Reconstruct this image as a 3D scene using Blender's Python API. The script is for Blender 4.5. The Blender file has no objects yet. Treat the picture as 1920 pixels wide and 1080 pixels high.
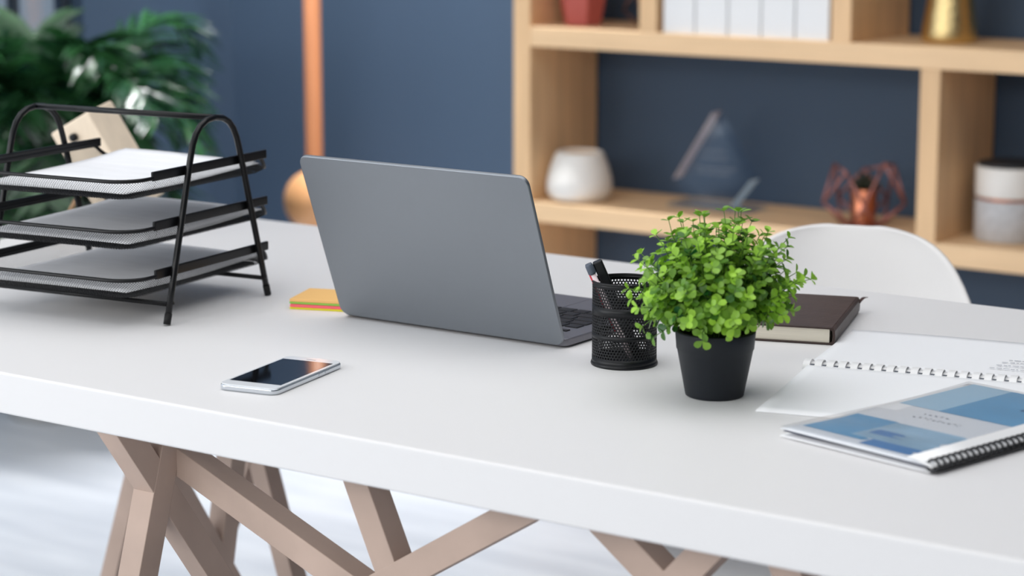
import bpy, bmesh, math, random
from mathutils import Vector, Matrix, Euler
PI = math.pi
SC = bpy.context.scene
COL = SC.collection

# ------------------------------------------------------------------ camera
cam_d = bpy.data.cameras.new('camera'); cam = bpy.data.objects.new('camera', cam_d); COL.objects.link(cam)
F_PX = 4246.0
cam_d.sensor_width = 36.0; cam_d.lens = 36.0 * F_PX / 1920.0
cam_d.clip_start = 0.05; cam_d.clip_end = 60
PITCH = math.atan2(810, F_PX)
cam.location = (0, 0, 1.28)
cam.rotation_euler = (PI / 2 - PITCH, 0, math.radians(34.9))
cam_d.dof.use_dof = True
cam_d.dof.focus_distance = 2.42
cam_d.dof.aperture_fstop = 4.6
SC.camera = cam

# ------------------------------------------------------------------ world, lights, exposure
W = bpy.data.worlds.new('daylight'); SC.world = W; W.use_nodes = True
bg = W.node_tree.nodes['Background']
bg.inputs[0].default_value = (0.86, 0.93, 1.0, 1); bg.inputs[1].default_value = 0.40

def area(name, loc, target, sx, sy, power, col=(1, 1, 1)):
    d = bpy.data.lights.new(name, 'AREA'); d.shape = 'RECTANGLE'; d.size = sx; d.size_y = sy
    d.energy = power; d.color = col
    o = bpy.data.objects.new(name, d); COL.objects.link(o); o.location = loc
    o.rotation_euler = (Vector(target) - Vector(loc)).to_track_quat('-Z', 'Y').to_euler()
    return o
area('daylight_from_corner_windows', (-3.96, -1.2, 1.4), (0.0, -0.5, 1.2), 2.4, 2.2, 68, (1.0, 0.985, 0.965))
area('daylight_from_left_windows', (-3.96, 1.0, 1.4), (0.0, 1.0, 1.2), 3.6, 2.2, 20, (0.97, 0.98, 1.0))
area('daylight_from_front_windows', (-1.3, -2.3, 2.35), (-1.3, 2.4, 0.6), 4.2, 0.8, 57, (1.0, 0.985, 0.965))
area('ceiling_light_panel', (-1.5, 2.0, 2.74), (-1.5, 2.0, 0.0), 2.8, 2.0, 29, (1.0, 0.99, 0.98))
wall_fill = area('added_wall_fill', (-3.4, 4.14, 2.74), (-3.4, 4.34, 0.6), 1.2, 0.14, 30, (0.98, 0.99, 1.0))  # unseen strip light, added to brighten the open wall left of the shelf
wall_fill.data.spread = math.radians(84)

SC.view_settings.view_transform = 'Standard'; SC.view_settings.look = 'None'
SC.view_settings.gamma = 1.0; SC.view_settings.use_curve_mapping = False
SC.view_settings.exposure = 0.0
SC.cycles.max_bounces = 10; SC.cycles.transparent_max_bounces = 24
SC.cycles.sample_clamp_indirect = 6.0

# ------------------------------------------------------------------ materials
def lin(r, g, b):
    f = lambda c: (c / 255 / 12.92) if c <= 10 else ((c / 255 + 0.055) / 1.055) ** 2.4
    return (f(r), f(g), f(b), 1)

def mat(name, col, rough=0.5, metal=0.0, spec=0.5, coat=0.0, trans=0.0, ior=1.45, bump=None, noise=None):
    m = bpy.data.materials.new(name); m.use_nodes = True
    nt = m.node_tree; p = nt.nodes['Principled BSDF']
    p.inputs['Base Color'].default_value = col
    p.inputs['Roughness'].default_value = rough
    p.inputs['Metallic'].default_value = metal
    p.inputs['Specular IOR Level'].default_value = spec
    p.inputs['Coat Weight'].default_value = coat
    p.inputs['Transmission Weight'].default_value = trans
    p.inputs['IOR'].default_value = ior
    tc = nt.nodes.new('ShaderNodeTexCoord')
    if noise:                                   # (scale, strength, stretch)
        sc, st, stretch = noise
        mp = nt.nodes.new('ShaderNodeMapping'); mp.inputs['Scale'].default_value = stretch
        nt.links.new(tc.outputs['Object'], mp.inputs[0])
        n = nt.nodes.new('ShaderNodeTexNoise'); n.inputs['Scale'].default_value = sc; n.inputs['Detail'].default_value = 6
        nt.links.new(mp.outputs[0], n.inputs['Vector'])
        r = nt.nodes.new('ShaderNodeValToRGB')
        r.color_ramp.elements[0].position = 0.3; r.color_ramp.elements[1].position = 0.7
        r.color_ramp.elements[0].color = tuple(max(0, c * (1 - st)) for c in col[:3]) + (1,)
        r.color_ramp.elements[1].color = tuple(min(1, c * (1 + st * 0.7)) for c in col[:3]) + (1,)
        nt.links.new(n.outputs['Fac'], r.inputs[0]); nt.links.new(r.outputs[0], p.inputs['Base Color'])
    if bump:                                    # (scale, strength, distance)
        n2 = nt.nodes.new('ShaderNodeTexNoise'); n2.inputs['Scale'].default_value = bump[0]; n2.inputs['Detail'].default_value = 4
        nt.links.new(tc.outputs['Object'], n2.inputs['Vector'])
        b = nt.nodes.new('ShaderNodeBump'); b.inputs['Strength'].default_value = bump[1]; b.inputs['Distance'].default_value = bump[2]
        nt.links.new(n2.outputs['Fac'], b.inputs['Height']); nt.links.new(b.outputs[0], p.inputs['Normal'])
    return m

M = {}
M['table'] = mat('white_lacquer', lin(232, 231, 231), 0.46, spec=0.22, bump=(14, 0.03, 0.002))
M['leg_wood'] = mat('taupe_stained_wood', lin(192, 168, 153), 0.55, noise=(9, 0.16, (1, 1, 1)), bump=(120, 0.12, 0.001))
M['pine'] = mat('pine_wood', lin(243, 206, 162), 0.5, noise=(5, 0.10, (0.6, 6, 6)), bump=(40, 0.05, 0.001))
M['pine_v'] = mat('pine_wood_upright', lin(238, 198, 152), 0.5, noise=(5, 0.12, (6, 6, 0.6)), bump=(40, 0.05, 0.001))
M['wall'] = mat('navy_paint', lin(68, 86, 108), 0.62, spec=0.35, bump=(60, 0.04, 0.001))
M['white_paint'] = mat('white_paint', lin(225, 225, 225), 0.7)
M['right_paint'] = mat('slate_paint', lin(58, 64, 78), 0.7)
M['black_wire'] = mat('black_powder_coat', lin(9, 10, 13), 0.34, spec=0.4)
M['black_mesh'] = mat('black_mesh_wire', lin(12, 14, 18), 0.4, spec=0.4)
M['rubber'] = mat('black_rubber', lin(14, 14, 15), 0.7)
M['paper'] = mat('white_paper', lin(244, 245, 247), 0.75, spec=0.2)
M['paper_print'] = mat('printed_paper', lin(246, 247, 250), 0.75, spec=0.2, noise=(16, 0.05, (1, 8, 1)))
M['alu'] = mat('space_grey_aluminium', lin(142, 147, 153), 0.42, metal=0.85, spec=0.5)
M['alu_deck'] = mat('space_grey_deck', lin(128, 127, 134), 0.45, metal=0.6)
M['key'] = mat('key_black', lin(22, 22, 24), 0.45)
M['screen'] = mat('dark_glass_screen', lin(10, 10, 12), 0.06, spec=0.6)
M['phone_white'] = mat('white_glass', lin(232, 235, 238), 0.12, spec=0.55)
M['chrome'] = mat('polished_silver', lin(205, 210, 216), 0.14, metal=0.95)
M['cup'] = mat('black_perforated_steel', lin(13, 15, 19), 0.40, spec=0.4)
M['pot'] = mat('charcoal_plastic', lin(27, 31, 37), 0.5, spec=0.35)
M['soil'] = mat('dark_soil', lin(34, 26, 20), 0.95, bump=(90, 0.6, 0.003))
M['stem'] = mat('green_stem', lin(86, 122, 44), 0.6)
M['leather'] = mat('brown_leather', lin(68, 52, 48), 0.42, spec=0.45, noise=(30, 0.18, (1, 3, 1)), bump=(170, 0.35, 0.0012))
M['cream'] = mat('cream_page_edges', lin(246, 238, 220), 0.8, noise=(6, 0.10, (1, 1, 260)))
M['ribbon'] = mat('ribbon_brown', lin(70, 48, 44), 0.7)
M['comb'] = mat('white_plastic_comb', lin(242, 242, 242), 0.35)
M['black_plastic'] = mat('black_plastic', lin(18, 20, 24), 0.38)
M['navy_card'] = mat('navy_card', lin(36, 44, 74), 0.5)
M['ink'] = mat('grey_ink', lin(120, 126, 138), 0.8)
M['faint_ink'] = mat('faint_grey_ink', lin(186, 191, 202), 0.8)
M['hole'] = mat('punched_slot_grey', lin(96, 102, 112), 0.8)
M['blue1'] = mat('blue_print', lin(104, 164, 204), 0.5, noise=(9, 0.10, (1, 2, 1)))
M['blue_deep'] = mat('deep_blue_print', lin(58, 108, 146), 0.5)
M['blue_swirl'] = mat('marbled_blue_print', lin(156, 190, 214), 0.5, noise=(13, 0.30, (1, 2.2, 1)))
M['blue2'] = mat('dark_blue_print', lin(84, 136, 190), 0.5)
M['blue3'] = mat('pale_blue_print', lin(170, 204, 226), 0.5)
M['band'] = mat('pale_grey_print', lin(226, 229, 234), 0.55)
M['shell'] = mat('white_plastic_shell', lin(240, 238, 236), 0.38, spec=0.45)
M['dowel'] = mat('beech_dowel', lin(196, 156, 116), 0.5, noise=(7, 0.12, (8, 8, 1)))
M['plywood'] = mat('pale_birch', lin(242, 224, 200), 0.6, noise=(6, 0.08, (8, 8, 1)))
M['bolt'] = mat('dark_bolt', lin(28, 30, 32), 0.4, metal=0.5)
M['orange_wood'] = mat('orange_brown_wood', lin(186, 122, 82), 0.4, noise=(6, 0.14, (6, 6, 0.6)))
M['ball_wood'] = mat('golden_wood', lin(206, 152, 104), 0.38, noise=(6, 0.10, (6, 6, 0.8)))
M['ceramic'] = mat('white_ceramic', lin(238, 234, 228), 0.4)
M['copper'] = mat('copper_metal', lin(206, 130, 98), 0.28, metal=0.9)
M['rose_wire'] = mat('rose_copper_wire', lin(176, 122, 116), 0.38, metal=0.7)
M['dark_wire'] = mat('bronze_wire', lin(122, 88, 76), 0.45, metal=0.6)
M['gold'] = mat('hammered_gold', lin(214, 190, 136), 0.25, metal=1.0, bump=(150, 0.5, 0.004))
M['red'] = mat('dusty_red_ceramic', lin(186, 92, 84), 0.5)
M['pink'] = mat('pale_pink_ceramic', lin(214, 150, 146), 0.5)
M['concrete'] = mat('pale_concrete', lin(198, 198, 200), 0.8, noise=(60, 0.10, (1, 1, 1)))
M['dark_lid'] = mat('dark_lid', lin(40, 42, 46), 0.5)
M['etch'] = mat('etched_glass', lin(112, 122, 136), 0.7)
M['succulent'] = mat('dark_succulent', lin(44, 48, 34), 0.6)
M['frame_dark'] = mat('dark_window_frame', lin(44, 52, 62), 0.5)
M['palm_pot'] = mat('pale_planter', lin(190, 190, 190), 0.6)
M['palm_stem'] = mat('palm_stem', lin(92, 128, 66), 0.5)
for k, c in (('note_orange', (250, 200, 128)), ('note_green', (150, 222, 100)), ('note_pink', (255, 112, 124)), ('note_yellow', (238, 240, 70))):
    M[k] = mat(k, lin(*c), 0.75, spec=0.2)
M['pen_red'] = mat('red_pen_plastic', lin(196, 38, 58), 0.3)
M['pen_clear'] = mat('clear_pen_barrel', lin(232, 214, 218), 0.25)
M['pen_grey'] = mat('grey_pen_cap', lin(84, 92, 106), 0.35)

def floor_material():
    m = mat('pale_wood_floor', lin(212, 216, 222), 0.4, spec=0.4)
    nt = m.node_tree; p = nt.nodes['Principled BSDF']; tc = nt.nodes.new('ShaderNodeTexCoord')
    mp = nt.nodes.new('ShaderNodeMapping'); mp.inputs['Scale'].default_value = (1, 6, 1)
    n = nt.nodes.new('ShaderNodeTexNoise'); n.inputs['Scale'].default_value = 2.4; n.inputs['Detail'].default_value = 7
    r = nt.nodes.new('ShaderNodeValToRGB')
    r.color_ramp.elements[0].position = 0.32; r.color_ramp.elements[0].color = lin(206, 211, 219)
    r.color_ramp.elements[1].position = 0.7; r.color_ramp.elements[1].color = lin(228, 232, 238)
    nt.links.new(tc.outputs['Object'], mp.inputs[0]); nt.links.new(mp.outputs[0], n.inputs['Vector'])
    nt.links.new(n.outputs['Fac'], r.inputs[0]); nt.links.new(r.outputs[0], p.inputs['Base Color'])
    return m
M['floor'] = floor_material()

def leaf_material(name, dark, light, rough, spec=0.5, trans=0.25):
    """leaf colour varies leaf by leaf through the 'tone' attribute (young yellow-green to mature green)"""
    m = mat(name, light, rough, spec=spec); nt = m.node_tree; p = nt.nodes['Principled BSDF']
    at = nt.nodes.new('ShaderNodeAttribute'); at.attribute_name = 'tone'
    r = nt.nodes.new('ShaderNodeValToRGB')
    r.color_ramp.elements[0].color = dark; r.color_ramp.elements[1].color = light
    nt.links.new(at.outputs['Fac'], r.inputs[0]); nt.links.new(r.outputs[0], p.inputs['Base Color'])
    tl = nt.nodes.new('ShaderNodeBsdfTranslucent'); mx = nt.nodes.new('ShaderNodeMixShader'); mx.inputs[0].default_value = trans
    nt.links.new(r.outputs[0], tl.inputs[0])
    nt.links.new(p.outputs[0], mx.inputs[1]); nt.links.new(tl.outputs[0], mx.inputs[2])
    nt.links.new(mx.outputs[0], nt.nodes['Material Output'].inputs[0])
    return m
M['leaf'] = leaf_material('boxwood_leaf', lin(24, 88, 34), lin(180, 230, 78), 0.34, 0.5, 0.2)
M['palm_leaf'] = leaf_material('palm_leaf', lin(16, 50, 36), lin(56, 108, 60), 0.24, 0.9, 0.12)

def clear_film(name, tint=(0.93, 0.95, 0.98, 1), amount=0.10, rough=0.12):
    m = bpy.data.materials.new(name); m.use_nodes = True; nt = m.node_tree; nt.nodes.remove(nt.nodes['Principled BSDF'])
    t = nt.nodes.new('ShaderNodeBsdfTransparent'); t.inputs[0].default_value = tint
    g = nt.nodes.new('ShaderNodeBsdfGlossy'); g.inputs['Roughness'].default_value = rough; g.inputs[0].default_value = (0.9, 0.93, 0.97, 1)
    fr = nt.nodes.new('ShaderNodeLayerWeight')
    pw = nt.nodes.new('ShaderNodeMath'); pw.operation = 'POWER'; pw.inputs[1].default_value = 5.0
    nt.links.new(fr.outputs['Facing'], pw.inputs[0])
    ad = nt.nodes.new('ShaderNodeMath'); ad.operation = 'ADD'; ad.inputs[1].default_value = amount + 0.04; ad.use_clamp = True
    mx = nt.nodes.new('ShaderNodeMixShader')
    nt.links.new(pw.outputs[0], ad.inputs[0]); nt.links.new(ad.outputs[0], mx.inputs[0])
    nt.links.new(t.outputs[0], mx.inputs[1]); nt.links.new(g.outputs[0], mx.inputs[2])
    nt.links.new(mx.outputs[0], nt.nodes['Material Output'].inputs[0])
    return m
M['film'] = clear_film('clear_cover_film', (0.97, 0.98, 0.99, 1), 0.0, 0.15)
M['acrylic'] = clear_film('clear_acrylic_award', (0.88, 0.92, 0.96, 1), 0.03, 0.04)
def glint_material(name, col):
    m = bpy.data.materials.new(name); m.use_nodes = True; nt = m.node_tree; p = nt.nodes['Principled BSDF']
    p.inputs['Base Color'].default_value = col; p.inputs['Roughness'].default_value = 0.3
    tl = nt.nodes.new('ShaderNodeBsdfTranslucent'); tl.inputs[0].default_value = col
    mx = nt.nodes.new('ShaderNodeMixShader'); mx.inputs[0].default_value = 0.88
    nt.links.new(p.outputs[0], mx.inputs[1]); nt.links.new(tl.outputs[0], mx.inputs[2]); nt.links.new(mx.outputs[0], nt.nodes['Material Output'].inputs[0])
    return m
M['glint'] = glint_material('painted_edge_glint', (0.95, 0.88, 0.90, 1)); M['glint_blue'] = glint_material('painted_edge_glint_blue', (0.84, 0.94, 1.0, 1))  # light refracted in the award's edges, put into pale pink and blue colour
M['pane'] = clear_film('tinted_window_glass', (0.80, 0.86, 0.92, 1), 0.05, 0.02)

# ------------------------------------------------------------------ mesh builder
class MB:
    def __init__(s): s.v = []; s.f = []; s.tone = []
    def add(s, vs, fs):
        b = len(s.v); s.v += [Vector(v) for v in vs]; s.f += [tuple(i + b for i in f) for f in fs]; return s
    def box(s, c, d, rot=None):
        x, y, z = (k / 2 for k in d); c = Vector(c)
        vs = [Vector(q) for q in ((-x,-y,-z),(x,-y,-z),(x,y,-z),(-x,y,-z),(-x,-y,z),(x,-y,z),(x,y,z),(-x,y,z))]
        if rot: vs = [rot @ q for q in vs]
        return s.add([q + c for q in vs], [(0,3,2,1),(4,5,6,7),(0,1,5,4),(1,2,6,5),(2,3,7,6),(3,0,4,7)])
    def span(s, a, b):
        return s.box([(p + q) / 2 for p, q in zip(a, b)], [abs(q - p) for p, q in zip(a, b)])
    def bar(s, p, q, w, h, side=(1, 0, 0)):
        """square-section bar from p to q; w is measured along 'side'"""
        p, q = Vector(p), Vector(q); d = (q - p).normalized(); sd = Vector(side); sd = (sd - d * sd.dot(d)).normalized(); n = d.cross(sd)
        vs = []
        for o in (p, q):
            for a, b in ((-1,-1),(1,-1),(1,1),(-1,1)): vs.append(o + sd * a * w / 2 + n * b * h / 2)
        return s.add(vs, [(0,3,2,1),(4,5,6,7),(0,1,5,4),(1,2,6,5),(2,3,7,6),(3,0,4,7)])
    def tube(s, pts, r, n=10, closed=False, caps=True):
        pts = [Vector(p) for p in pts]; rs = r if isinstance(r, (list, tuple)) else [r] * len(pts)
        L = len(pts); vs = []; up = None
        for i, p in enumerate(pts):
            if closed: t = pts[(i + 1) % L] - pts[i - 1]
            else: t = pts[min(i + 1, L - 1)] - pts[max(i - 1, 0)]
            t.normalize()
            if up is None:
                up = Vector((0, 0, 1)) if abs(t.z) < 0.9 else Vector((1, 0, 0))
            up = (up - t * up.dot(t)).normalized(); b = t.cross(up)
            for k in range(n):
                a = 2 * PI * k / n; vs.append(p + (up * math.cos(a) + b * math.sin(a)) * rs[i])
        fs = []
        for i in range(L if closed else L - 1):
            j = (i + 1) % L
            for k in range(n): fs.append((i*n+k, i*n+(k+1)%n, j*n+(k+1)%n, j*n+k))
        if caps and not closed: fs += [tuple(range(n))[::-1], tuple(range((L-1)*n, L*n))]
        return s.add(vs, fs)
    def lathe(s, prof, n=40, c=(0, 0, 0)):
        """profile of (r, z) from bottom to top; ends with r == 0 close to a point"""
        c = Vector(c); vs = []; fs = []; idx = []
        for r, z in prof:
            if r < 1e-6: idx.append([len(vs)] * n); vs.append(c + Vector((0, 0, z)))
            else:
                st = len(vs); idx.append([st + k for k in range(n)])
                for k in range(n): a = 2*PI*k/n; vs.append(c + Vector((r*math.cos(a), r*math.sin(a), z)))
        for i in range(len(prof) - 1):
            for k in range(n):
                q = [idx[i][k], idx[i][(k+1)%n], idx[i+1][(k+1)%n], idx[i+1][k]]; u = []
                for t in q:
                    if t not in u: u.append(t)
                if len(u) > 2: fs.append(tuple(u))
        return s.add(vs, fs)
    def prism(s, poly, z0, z1):
        n = len(poly); vs = [(x, y, z0) for x, y in poly] + [(x, y, z1) for x, y in poly]
        fs = [tuple(range(n))[::-1], tuple(range(n, 2*n))] + [(i, (i+1)%n, n+(i+1)%n, n+i) for i in range(n)]
        return s.add(vs, fs)
    def sheet(s, fn, nu, nv):
        vs = [fn(i / nu, j / nv) for j in range(nv + 1) for i in range(nu + 1)]
        fs = [(j*(nu+1)+i, j*(nu+1)+i+1, (j+1)*(nu+1)+i+1, (j+1)*(nu+1)+i) for j in range(nv) for i in range(nu)]
        return s.add(vs, fs)
    def build(s, name, m, parent=None, smooth=False, bevel=0, seg=2, solid=0, loc=None):
        me = bpy.data.meshes.new(name); me.from_pydata([tuple(v) for v in s.v], [], s.f); me.update()
        if s.tone and len(s.tone) == len(s.v):
            at = me.attributes.new('tone', 'FLOAT', 'POINT'); at.data.foreach_set('value', s.tone)
        o = bpy.data.objects.new(name, me); COL.objects.link(o)
        me.materials.append(M[m])
        if parent: o.parent = parent
        if loc: o.location = loc
        if smooth:
            me.polygons.foreach_set('use_smooth', [True] * len(me.polygons))
        if solid:
            md = o.modifiers.new('thickness', 'SOLIDIFY'); md.thickness = solid; md.offset = 0
        if bevel:
            md = o.modifiers.new('soft_edges', 'BEVEL'); md.width = bevel; md.segments = seg; md.limit_method = 'ANGLE'; md.angle_limit = math.radians(40)
            me.polygons.foreach_set('use_smooth', [True] * len(me.polygons))
            wn = o.modifiers.new('weighted', 'WEIGHTED_NORMAL'); wn.keep_sharp = True
        return o

def rrect(w, h, r, n=6, cx=0, cy=0):
    pts = []
    for sx, sy, a0 in ((1, -1, -90), (1, 1, 0), (-1, 1, 90), (-1, -1, 180)):
        for k in range(n + 1):
            a = math.radians(a0 + 90 * k / n)
            pts.append((cx + sx * (w / 2 - r) + r * math.cos(a), cy + sy * (h / 2 - r) + r * math.sin(a)))
    return pts

def thing(name, label, cat, loc=(0, 0, 0), rz=0.0, group=None):
    o = bpy.data.objects.new(name, None); COL.objects.link(o); o.empty_display_size = 0.05
    o.location = loc; o.rotation_euler = (0, 0, rz); o['label'] = label; o['category'] = cat
    if group: o['group'] = group
    return o
def tag(o, label, cat, group=None):
    o['label'] = label; o['category'] = cat
    if group: o['group'] = group
    return o
def struct(mb, name, m, **k):
    o = mb.build(name, m, **k); o['kind'] = 'structure'; return o

# ------------------------------------------------------------------ the room
WX, WY, CZ = -4.03, 4.49, 2.8
struct(MB().span((-4.3, -2.6, -0.06), (2.2, 4.7, 0)), 'floor', 'floor')
struct(MB().span((-9.0, -4.0, -0.08), (-4.3, 9.0, -0.02)), 'terrace', 'white_paint')
struct(MB().span((-4.3, -2.6, CZ), (2.2, 4.7, CZ + 0.08)), 'ceiling', 'white_paint')
struct(MB().span((-4.13, WY, 0), (2.1, WY + 0.1, CZ)), 'wall_back', 'wall')
struct(MB().span((WX - 0.1, 3.95, 0), (WX, WY, CZ)).span((WX - 0.1, -2.6, 0), (WX, 3.95, 0.02)).span((WX - 0.1, -2.6, 2.62), (WX, 3.95, CZ)), 'wall_left', 'wall')
struct(MB().span((2.0, -2.6, 0), (2.1, WY, CZ)), 'wall_right', 'right_paint')
struct(MB().span((-4.03, WY - 0.014, 0), (2.0, WY, 0.09)), 'baseboard_back', 'white_paint')
w1 = MB()
for y in (3.941, 3.772, 2.6, 1.3, 0.0, -1.3, -2.58): w1.span((WX - 0.065, y - 0.009, 0.02), (WX - 0.04, y + 0.009, 2.62))
w1.span((WX - 0.09, -2.6, 0.02), (WX - 0.02, 3.95, 0.06)).span((WX - 0.09, -2.6, 2.57), (WX - 0.02, 3.95, 2.62))
wf = struct(w1, 'window_1', 'frame_dark')
MB().span((WX - 0.06, -2.58, 0.05), (WX - 0.05, 3.93, 2.6)).build('pane', 'pane', wf)

# ------------------------------------------------------------------ table
TX0, TX1, TY0, TY1, TZ = -2.394, 0.1, 1.588, 2.515, 0.75
tb = thing('desk', 'long white desk on crossed taupe wooden beams', 'desk', (-1.15, 2.05, 0))
def T(p): return Vector(p) - Vector((-1.15, 2.05, 0))
MB().span(T((TX0, TY0, TZ - 0.045)), T((TX1, TY1, TZ))).build('desktop', 'table', tb, bevel=0.003, seg=3)
B = 0.029
UZ = TZ - 0.046
def leg(p, q, side, w=B, h=B, name='leg'):
    m = MB().bar(T(p), T(q), w, h, side); d = (Vector(q) - Vector(p)).normalized()
    for i, v in enumerate(m.v):                     # both ends are sawn level with the floor and the desktop
        z = p[2] if i < 4 else q[2]; m.v[i] = v + d * ((z - v.z) / d.z)
    return m.build(name, 'leg_wood', tb, bevel=0.0010)
def end_frame(x):
    """crossed beams in the plane x = const"""
    def ln(y0, z0, y1, z1, zt, zb):
        k = (y1 - y0) / (z1 - z0); return (x, y0 + k * (zt - z0), zt), (x, y0 + k * (zb - z0), zb)
    a = ln(1.622, 0.690, 1.741, 0.521, UZ, 0.0); b = ln(1.672, 0.668, 1.634, 0.545, UZ, 0.0)
    leg(a[0], a[1], (1, 0, 0)); leg(b[0], b[1], (1, 0, 0), w=B + 0.0008)
done = []
def front_zigzag(y):
    """beams in the plane y = const, each given by two points on its centre line"""
    for (x0, z0, x1, z1) in ZZ:
        leg((x0, y, z0), (x1, y, z1), (0, 1, 0), w=B + 0.0007 * (len(done) % 3)); done.append(1)
ZZ = []
def through(x0, z0, x1, z1, zt, zb):
    k = (x1 - x0) / (z1 - z0); ZZ.append((x0 + k * (zt - z0), zt, x0 + k * (zb - z0), zb))
end_frame(-1.615)
end_frame(-0.70)
through(-1.597, 0.655, -1.400, 0.575, UZ, 0.40)      # the long low diagonal
through(-1.3605, 0.672, -1.3255, 0.594, UZ, 0.0)
through(-1.165, 0.676, -1.285, 0.601, UZ, 0.58)
through(-1.069, 0.677, -1.022, 0.642, UZ, 0.0)
through(-0.960, 0.678, -0.985, 0.650, UZ, 0.60)
through(-0.888, 0.680, -0.876, 0.655, UZ, 0.0)
front_zigzag(1.695)
# rear beams
def rear(p, q, y, zt, zb, e=0.0):
    k = (q[0] - p[0]) / (q[1] - p[1])
    leg((p[0] + k * (zt - p[1]), y, zt), (p[0] + k * (zb - p[1]), y, zb), (0, 1, 0), w=B + e)
rear((-2.321, 0.376), (-2.378, 0.211), 2.355, UZ, 0.0)
rear((-2.078, 0.436), (-2.028, 0.277), 2.357, UZ, 0.0, 0.0006)
rear((-2.103, 0.432), (-2.162, 0.300), 2.355, UZ, 0.0, -0.0006)
leg((-2.015, 2.268, UZ), (-2.015, 2.125, 0.0), (1, 0, 0)); leg((-2.015, 1.96, UZ), (-2.015, 2.40, 0.0), (1, 0, 0), w=B + 0.0008)
rear((-0.55, 0.70), (-0.45, 0.30), 2.355, UZ, 0.0); rear((-0.62, 0.70), (-0.72, 0.30), 2.357, UZ, 0.0, 0.0006)

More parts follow.
